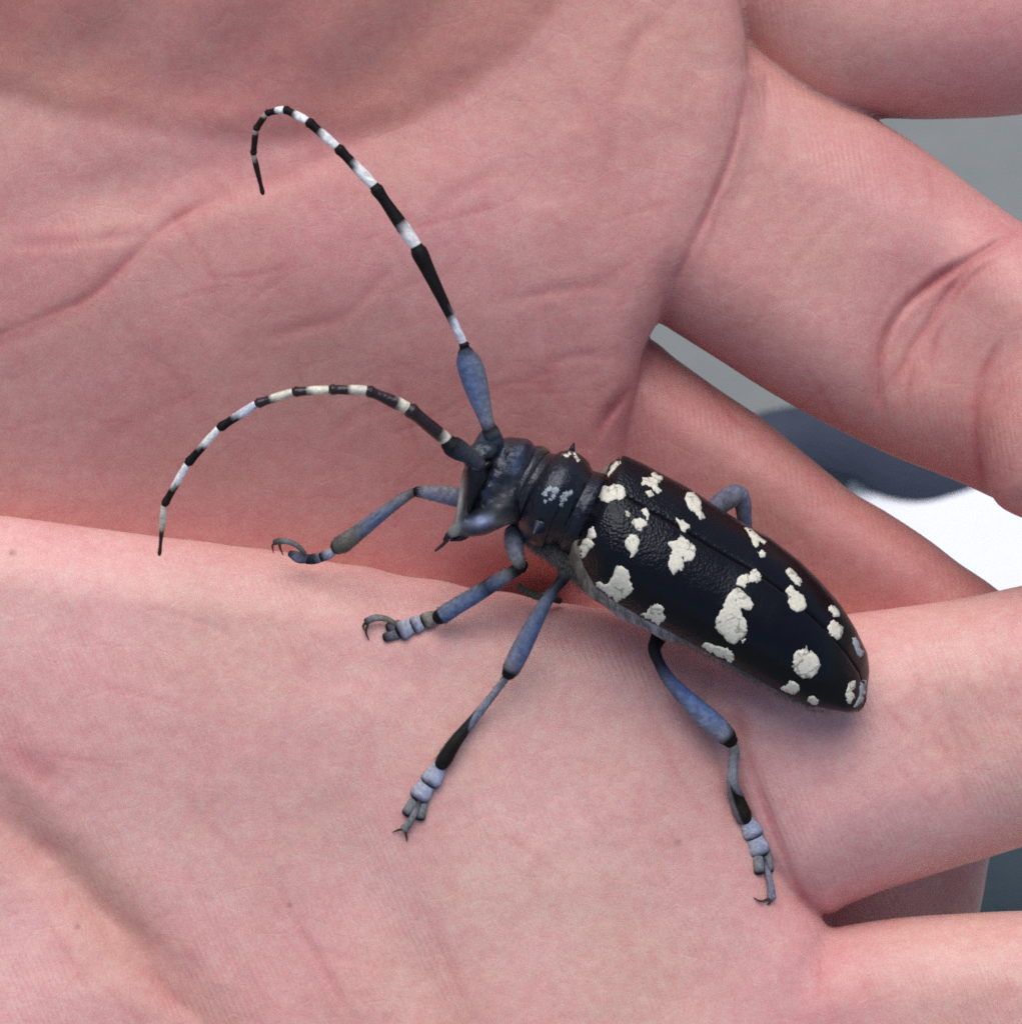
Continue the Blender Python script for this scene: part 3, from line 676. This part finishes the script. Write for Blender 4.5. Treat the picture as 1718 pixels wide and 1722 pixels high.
# middle leg
L = tube('leg', [(952, 960, 84, 15), (944, 976, 98, 10), (931, 992, 106, 9), (912, 1022, 108, 12), (892, 1060, 100, 15), (874, 1096, 86, 16.5), (860, 1124, 72, 15.5), (855, 1133, 68, 12)], FUZZ, beetle,
         ramp([(0, GREY), (.16, NAVY), (.24, NAVY * 2), (.34, BLUE * .6), (.5, BLUE * .8), (.75, BLUE), (.88, LAV * .75), (.93, BLACK), (1, BLACK)]))
def dark_end(t, ph):
    c = ramp([(0, GREY * 1.0), (.35, np.array([.22, .25, .32])), (.55, LAV * .7), (1, TAN * .8)])(t, ph)
    k = np.clip((t - .48 - .12 * np.cos(ph + .4)) / .03, 0, 1)[:, None] * np.clip((np.cos(ph + .4) + .75) / .2, 0, 1)[:, None]
    return c * (1 - k) + np.array([.012, .010, .009]) * k
wa = surf(743, 1284)
tube('tibia', [(852, 1136, 66, 7), (846, 1146, 60, 6.5), (820, 1180, 46, 7), (792, 1214, 34, 8.5), (765, 1248, wa + 22, 11.5), (748, 1275, wa + 15, 13.5), (742, 1285, wa + 13, 12)], FUZZ, L, dark_end, 1, 7, 22)
tarsal('tarsus_segment', 738, 1290, 724, 1313, 11, 16, 11, L); tarsal('tarsus_segment', 720, 1315, 706, 1338, 11, 16, 9, L)
tarsal('tarsus_segment', 700, 1340, 684, 1368, 7, 8, 7, L, GREY * 1.2); tarsal('tarsus_segment', 712, 1344, 706, 1375, 7, 8, 7, L, GREY * 1.2)
tube('tarsus_segment', [S(705, 1348, 13) + (4,), S(698, 1366, 13) + (5,), S(688, 1384, 12) + (6,), S(680, 1394, 10) + (8,)], FUZZ, L, ramp([(0, BLACK), (.3, GREY), (1, np.array([.2, .19, .19]))]), .7)
hooks('', S(682, 1394, 10), S(670, 1396, 8), S(660, 1400, 2), L); hooks('', S(681, 1396, 10), S(683, 1406, 7), S(684, 1415, 2), L)
# hind leg
L = tube('leg', [(1108, 1070, 70, 14), (1100, 1092, 78, 11), (1108, 1115, 80, 9.5), (1121, 1138, 78, 11), (1145, 1166, 72, 14), (1172, 1192, 62, 17.5), (1198, 1216, 50, 19), (1220, 1237, 40, 17), (1228, 1246, 36, 13)], FUZZ, beetle,
         ramp([(0, BLACK), (.12, BLACK), (.25, NAVY * 1.5), (.36, np.array([.06, .09, .2])), (.5, np.array([.10, .16, .38])), (.75, np.array([.17, .25, .46])), (.88, LAV * .9), (.925, BLACK), (1, BLACK)]))
wa = surf(1250, 1374)
tube('tibia', [(1229, 1250, 34, 8), (1235, 1264, 30, 8.5), (1232, 1290, 24, 8.5), (1232, 1318, 19, 10.5), (1239, 1345, wa + 17, 13), (1249, 1370, wa + 14, 14.5), (1252, 1377, wa + 12, 12)], FUZZ, L,
     lambda t, ph: dark_end(t * .86 + .02, ph - .5) * np.array([1.1, 1, .95]), 1, 7, 22)
tarsal('tarsus_segment', 1257, 1382, 1266, 1402, 11, 15.5, 11, L); tarsal('tarsus_segment', 1268, 1406, 1277, 1432, 11, 15.5, 9, L)
tarsal('tarsus_segment', 1274, 1438, 1276, 1466, 7, 8, 7, L, GREY * 1.1); tarsal('tarsus_segment', 1288, 1436, 1292, 1464, 7, 8, 7, L, GREY * 1.2)
tube('tarsus_segment', [S(1284, 1446, 13) + (4,), S(1291, 1468, 13) + (5,), S(1296, 1492, 12) + (6,), S(1297, 1510, 9) + (8,)], FUZZ, L, ramp([(0, BLACK), (.3, LAV * .8), (1, LAV * .7)]), .7)
hooks('', S(1296, 1510, 9), S(1280, 1516, 7), S(1267, 1510, 2), L); hooks('', S(1298, 1511, 9), S(1294, 1518, 6), S(1290, 1522, 2), L)
# hind leg on the far side: only its raised knee shows
wk = surf(1262, 940)
L = tube('leg', [(1150, 900, -10, 13), (1190, 866, 0, 16), (1218, 842, 6, 18), (1236, 832, 6, 17.5), (1242, 830, 4, 15)], FUZZ, beetle, ramp([(0, NAVY), (.4, LAV * .55), (.8, LAV * .6), (1, LAV * .6)]))
tube('tibia', [(1243, 832, 2, 16), (1249, 850, -8, 14), (1252, 880, -30, 12), (1256, 910, -60, 11), (1262, 940, max(wk, -180) + 12, 12)], FUZZ, L, ramp([(0, LAV * .6), (.4, BLUE * .8), (1, BLACK)]))
# middle leg on the far side, seen only under the breast
L = tube('leg', [(960, 960, 40, 9), (935, 990, 20, 7), (905, 1004, 4, 6), (872, 986, 0, 5)], FUZZ, beetle, ramp([(0, TAN * .6), (1, TAN * .5)]))
tube('tibia', [(872, 986, 0, 5), (900, 1000, -30, 5), (940, 1010, -70, 6)], FUZZ, L, ramp([(0, TAN * .5), (1, BROWN * 2)]))

# --- white patches on the back, each laid on the shell
bvh_e = BVHTree.FromPolygons(np.vstack([e[1] for e in elytra]).tolist(), [tuple(int(i) for i in f) for f in elytra[0][2]] + [tuple(int(i) + len(elytra[0][1]) for i in f) for f in elytra[1][2]])
pm = pronotum.data; bvh_p = BVHTree.FromPolygons([tuple(v.co + WORLD[pronotum.name]) for v in pm.vertices], [tuple(p.vertices) for p in pm.polygons])
def spot(poly, bvh, parent_of, mat=SPOT, wref=150, lift=.45, name='white_spot'):
    B_ = spline(poly, 4, True)
    B_ = B_ + 1.0 * rng.standard_normal(B_.shape)
    g = [Vector(b) for b in B_]; x0, y0 = B_.min(0); x1, y1 = B_.max(0)
    gx, gy = np.meshgrid(np.arange(x0 + 3, x1, 5.5), np.arange(y0 + 3, y1, 5.5)); q = np.stack([gx.ravel(), gy.ravel()], 1) + rng.random((gx.size, 2))
    if len(q):
        q = q[inside(q, B_)]; 
        if len(q): q = q[polydist(q, B_, True) > 2.2]
    vv, ee, ff, *_ = delaunay_2d_cdt(g + [Vector(a) for a in q], [], [list(range(len(g)))], 1, 1e-4)
    up, dn = [], []
    edge = polydist(np.array([tuple(v) for v in vv]), B_, True)
    for v, e in zip(vv, edge):
        h = bvh.ray_cast(Vector(CAM), ray(v.x, v.y))
        if h[0] is None:
            n_ = bvh.find_nearest(Vector(P(np.array([v.x, v.y, wref])))); co, no = n_[0], n_[1]
        else: co, no = h[0], h[1]
        if no.dot(Vector(CAM) - co) < 0: no = -no
        b_ = (lift + .25 * min(e / 4, 1) + .3 * random.random()) * M
        up.append(co + no * b_); dn.append(co - no * 2.0 * M)
    F = [tuple(f) for f in ff]; n = len(vv)
    cnt = {}
    for f in F:
        for a, b in zip(f, f[1:] + f[:1]): cnt[(a, b)] = 1
    F2 = list(F) + [tuple(i + n for i in f[::-1]) for f in F] + [(b, a, a + n, b + n) for (a, b) in cnt if (b, a) not in cnt]
    o = part(name, np.array([tuple(c) for c in up + dn]), F2, mat, parent_of(np.mean(B_, 0)))
    fix(o); return o
Z2 = lambda pts: [(950 + x / 3.1236, 740 + y / 3.1236) for x, y in pts]
def which(c):       # right or left of the seam
    pc, Wt = body(tb(c)[0:1]); t = tb(c); return elytra[0 if t[1] > pc[0] + HK * Wt[0] * end_round(t[0]) * ST else 1][0]
scut = lambda c: elytra[0][0]
SP = [
 [(205, 180), (220, 130), (260, 85), (295, 90), (275, 120), (240, 155)],
 [(405, 230), (410, 200), (450, 195), (455, 170), (490, 185), (515, 205), (495, 225), (485, 240), (505, 260), (495, 280), (470, 275), (455, 245), (430, 240)],
 [(425, 270), (445, 262), (468, 290), (450, 300), (430, 290)],
 [(632, 285), (680, 280), (715, 330), (715, 375), (737, 405), (710, 418), (685, 385), (655, 365), (640, 340)],
 [(583, 415), (630, 430), (658, 460), (640, 470), (628, 487), (605, 460)],
 [(315, 372), (330, 372), (340, 395), (328, 402)], [(403, 370), (425, 360), (440, 385), (437, 415), (425, 415)],
 [(350, 430), (385, 412), (415, 420), (432, 445), (405, 460), (395, 478), (370, 465)],
 [(315, 545), (330, 508), (360, 498), (385, 520), (388, 570), (365, 605), (340, 618), (345, 590), (325, 575)],
 [(540, 545), (560, 535), (590, 520), (605, 497), (625, 515), (655, 540), (680, 560), (680, 595), (665, 630), (630, 638), (620, 610), (610, 620), (625, 655), (615, 685), (590, 685), (570, 708), (555, 690), (540, 660), (550, 615), (560, 580)],
 [(115, 510), (125, 470), (150, 458), (163, 500), (140, 520)], [(78, 622), (70, 590), (82, 550), (115, 515), (145, 535), (150, 560), (120, 580), (97, 612)],
 [(235, 740), (260, 700), (265, 668), (290, 660), (335, 695), (340, 745), (357, 780), (335, 815), (290, 840), (265, 848), (250, 825), (215, 825), (210, 800), (165, 775), (170, 742), (210, 760)],
 [(370, 925), (430, 900), (450, 870), (485, 858), (515, 880), (515, 915), (530, 935), (500, 960), (490, 985), (455, 965), (410, 945)],
 [(710, 1105), (728, 1068), (765, 1068), (800, 1085), (850, 1095), (885, 1125), (885, 1152), (865, 1170), (835, 1160), (800, 1135), (770, 1135), (740, 1112)],
 [(790, 970), (800, 920), (830, 875), (845, 830), (880, 785), (915, 780), (935, 800), (960, 820), (985, 855), (980, 885), (950, 892), (920, 880), (925, 910), (945, 940), (955, 980), (950, 1020), (920, 1050), (885, 1072), (850, 1055), (825, 1020), (800, 1000)],
 [(925, 1055), (938, 1040), (952, 1050), (935, 1066)],
 [(900, 760), (905, 725), (940, 708), (970, 705), (985, 680), (1010, 685), (1030, 715), (1015, 745), (975, 748), (950, 755), (940, 780), (920, 765)],
 [(945, 468), (970, 466), (1010, 498), (1060, 532), (1040, 545), (1020, 535), (1005, 565), (985, 550), (975, 515)], [(1010, 590), (1035, 580), (1057, 600), (1040, 613)],
 [(1160, 690), (1175, 672), (1205, 690), (1225, 720), (1245, 740), (1235, 765), (1210, 760), (1180, 725)],
 [(1158, 790), (1185, 765), (1205, 790), (1235, 805), (1262, 840), (1260, 880), (1230, 905), (1195, 890), (1170, 850), (1175, 825)],
 [(1383, 885), (1405, 868), (1435, 900), (1438, 925), (1415, 930), (1395, 905)],
 [(1380, 975), (1405, 945), (1430, 960), (1460, 985), (1455, 1020), (1430, 1050), (1400, 1030), (1385, 1005)],
 [(1197, 1180), (1200, 1140), (1220, 1105), (1250, 1100), (1270, 1085), (1280, 1120), (1295, 1110), (1335, 1155), (1330, 1195), (1305, 1240), (1265, 1252), (1225, 1235), (1205, 1210)],
 [(1130, 1305), (1165, 1290), (1180, 1265), (1210, 1275), (1235, 1305), (1220, 1325), (1200, 1336), (1160, 1322)], [(1268, 1365), (1300, 1345), (1328, 1365), (1320, 1392), (1290, 1383)],
 [(1475, 1340), (1485, 1285), (1510, 1265), (1525, 1275), (1510, 1320), (1520, 1350), (1500, 1385), (1480, 1375)],
]
for s_ in SP: spot(Z2(s_), bvh_e, which)
for s_ in ([(1530, 1370), (1545, 1330), (1550, 1270), (1580, 1265), (1590, 1300), (1582, 1345), (1550, 1385), (1512, 1405)], [(1505, 1040), (1525, 1040), (1552, 1090), (1565, 1130), (1545, 1140), (1525, 1100)]):
    spot(Z2(s_), bvh_e, which, PALE)
spot(Z2([(180, 303), (196, 268), (208, 244), (232, 250), (258, 238), (296, 246), (312, 268), (310, 298), (292, 318), (262, 314), (240, 326), (212, 329)]), bvh_e, lambda c: beetle, lift=2.2, name='scutellum')
for cx, cy, r_ in ((1015, 735, 22), (1045, 700, 28), (1085, 705, 26), (1078, 748, 16), (1140, 775, 26), (1165, 735, 28), (1200, 722, 18), (1130, 812, 14), (1015, 790, 14), (985, 950, 16), (1000, 985, 12), (1050, 775, 10)):  # bluish sheen of the pronotum painted on as small flecks
    spot(Z1([(cx + r_ * rng.uniform(.6, 1.25) * math.cos(a_), cy + r_ * rng.uniform(.6, 1.25) * math.sin(a_)) for a_ in np.linspace(0, 5.5, 8)]), bvh_p, lambda c: pronotum, PALE, lift=.2, name='sheen_fleck')
for s_ in ([(1118, 420), (1145, 400), (1185, 408), (1200, 450), (1165, 460), (1135, 440)], [(1215, 440), (1235, 435), (1268, 485), (1258, 500), (1235, 475)]):
    spot(Z1(s_), bvh_p, lambda c: pronotum, SPOT)

# --- fine down along the belly edge, breast and pronotum rings
hv, hf = [], []
def hair(a, d, l, r=.7):
    b = len(hv); d = d / np.linalg.norm(d); s1 = np.cross(d, [.3, .5, .8]); s1 /= np.linalg.norm(s1); s2 = np.cross(d, s1)
    for k_ in range(3):
        an = k_ * 2.094; hv.append(a + r * (math.cos(an) * s1 + math.sin(an) * s2))
    hv.append(a + d * l + np.array([rng.normal(), rng.normal(), rng.normal()]) * l * .08)
    for k_ in range(3): hf.append((b + k_, b + (k_ + 1) % 3, b + 3))
for i in range(1900):
    t = T0 + 10 + (T1 - T0 - 60) * rng.random() ** 1.2; _, Wt = body(np.array([t])); an = rng.uniform(math.pi * .98, math.pi * 1.45)
    dep = 80 - 46 * (t - T0) / (T1 - T0)
    s_, h = math.cos(an) * Wt[0] * .98, math.sin(an) * dep
    a = BF(np.array([t]), np.array([s_]), np.array([h - 4]))[0]; c = BF(np.array([t - 14]), np.array([s_ * .75]), np.array([h * .6]))[0]
    hair(a, (a - c) * .6 + np.array([6., 4., 0]), rng.uniform(6, 13), .55)
BR = spline([(870, 866, 64, 14), (902, 905, 76, 20), (950, 938, 88, 22), (994, 978, 82, 20)], 40)
for i in range(700):
    b_ = BR[rng.integers(len(BR))]; an = rng.uniform(-.6, 2.4); sd_ = np.array([-.6, .75, 0]) * math.sin(an) + np.array([0, 0, 1.]) * math.cos(an)
    hair(b_[:3] + sd_ * b_[3] * .92, sd_ * .6 + np.array([.3, .75, .1]) + rng.normal(0, .25, 3), rng.uniform(7, 15), .7)
o = part('body_hair', P(np.array(hv)), hf, HAIR, abdomen); o['kind'] = 'stuff'
for lg in [c for c in beetle.children if c.name.split('.')[0] == 'leg']:
    hv, hf = [], []
    for ob in [lg] + [c for c in lg.children if c.name.startswith('tibia')]:
        co = np.array([tuple(v.co) for v in ob.data.vertices]) + np.array(WORLD[ob.name]); no = np.array([tuple(v.normal) for v in ob.data.vertices])
        ax_ = co[-1] - co[0]; ax_ /= np.linalg.norm(ax_)
        lum = np.zeros(len(co) * 4); ob.data.attributes['col'].data.foreach_get('color', lum); lum = lum.reshape(-1, 4)[:, 1]
        for i in rng.integers(16 * 5, len(co) - 16 * 5, 130):
            if lum[i] < .05: continue
            d_ = no[i] * .5 + ax_ * .8 + rng.normal(0, .15, 3); b = len(hv); d_ /= np.linalg.norm(d_)
            s1 = np.cross(d_, [.3, .5, .8]); s1 /= np.linalg.norm(s1); s2 = np.cross(d_, s1)
            for k_ in range(3): hv.append(co[i] + .5 * M * (math.cos(k_ * 2.094) * s1 + math.sin(k_ * 2.094) * s2))
            hv.append(co[i] + d_ * rng.uniform(3, 7) * M)
            for k_ in range(3): hf.append((b + k_, b + (k_ + 1) % 3, b + 3))
    o = part('leg_hair', np.array(hv), hf, HAIR, lg); o['kind'] = 'stuff'

# ------------------------------------------------------------------ background far below the hands
def on_ground(px, py, z):
    d = np.array(ray(px, py)); return CAM + d * ((z - CAM[2]) / d[2])
GROUND = plain('grey_pavement', (.15, .165, .165), (.23, .245, .24), 30, .85, .002, 120)
me_v = [(-30, -30, 0), (30, -30, 0), (30, 30, 0), (-30, 30, 0)]
g = mesh_obj('ground', np.array(me_v, float), [(0, 1, 2, 3)], GROUND, origin=(0, 0, 0)); tag(g, 'grey pavement blurred far below the hands', None, None, 'structure')
def patch(name, poly, z, th, amp, mat, label, cat):
    B_ = spline(poly, 5, True); W3 = np.array([on_ground(x, y, z) for x, y in B_])[:, :2]
    st = .012; x0, y0 = W3.min(0); x1, y1 = W3.max(0)
    gx, gy = np.meshgrid(np.arange(x0, x1, st), np.arange(y0, y1, st)); q = np.stack([gx.ravel(), gy.ravel()], 1); q = q[inside(q, W3)]; q = q[polydist(q, W3, True) > st * .4]
    vv, ee, ff, *_ = delaunay_2d_cdt([Vector(a) for a in W3] + [Vector(a) for a in q], [], [list(range(len(W3)))], 1, 1e-6)
    p = np.array([tuple(v) for v in vv]); e = np.clip(polydist(p, W3, True) / .03, 0, 1)
    h = z + th * np.sqrt(1 - (1 - e) ** 2) + amp * np.sin(p[:, 0] * 46 + p[:, 1] * 30 + 2 * np.sin(p[:, 1] * 21)) * e
    n = len(p); F = [tuple(f) for f in ff]; cnt = {(a, b) for f in F for a, b in zip(f, f[1:] + f[:1])}
    F2 = F + [tuple(i + n for i in f[::-1]) for f in F] + [(b, a, a + n, b + n) for (a, b) in cnt if (b, a) not in cnt]
    V3 = np.vstack([np.column_stack([p, h + .002]), np.column_stack([p, np.full(n, z - .001)])])
    o = mesh_obj(name, V3, F2, mat); fix(o); tag(o, label, cat); return o
WHITE = plain('sunlit_white', (.70, .72, .77), (.82, .84, .88), 12, .9, .001, 300)  # white colour stands in for sunlight on the ground
NAVYC = plain('shadow_navy', (.035, .043, .068), (.055, .066, .095), 40, .9, .001, 600)  # dark blue colour stands in for a cast shadow
SLATE = plain('slate_teal', (.025, .040, .050), (.04, .058, .07), 40, .9, .001, 600)  # dark teal tone for the ground behind the lower gap
patch('sunpatch', [(1400, 900), (1440, 800), (1500, 770), (1700, 760), (1960, 860), (2000, 1060), (1860, 1200), (1560, 1180), (1400, 1020)], .006, .012, .003, WHITE, 'bright white cloth standing in for sunlit ground far below the gap between the fingers', 'sunpatch')
patch('patch', [(1230, 740), (1270, 706), (1320, 694), (1420, 676), (1600, 620), (1800, 620), (1840, 740), (1740, 790), (1650, 838), (1560, 852), (1490, 836), (1425, 802), (1340, 786)], .016, .010, .001, NAVYC, 'dark slate blue cloth standing in for a shadow across the white sheet', 'patch')
patch('patch', [(1540, 1400), (1800, 1360), (2000, 1420), (2000, 1620), (1760, 1680), (1560, 1620)], .006, .02, .003, SLATE, 'dark teal cloth over the ground, seen in the small gap between the two lower fingers', 'patch')
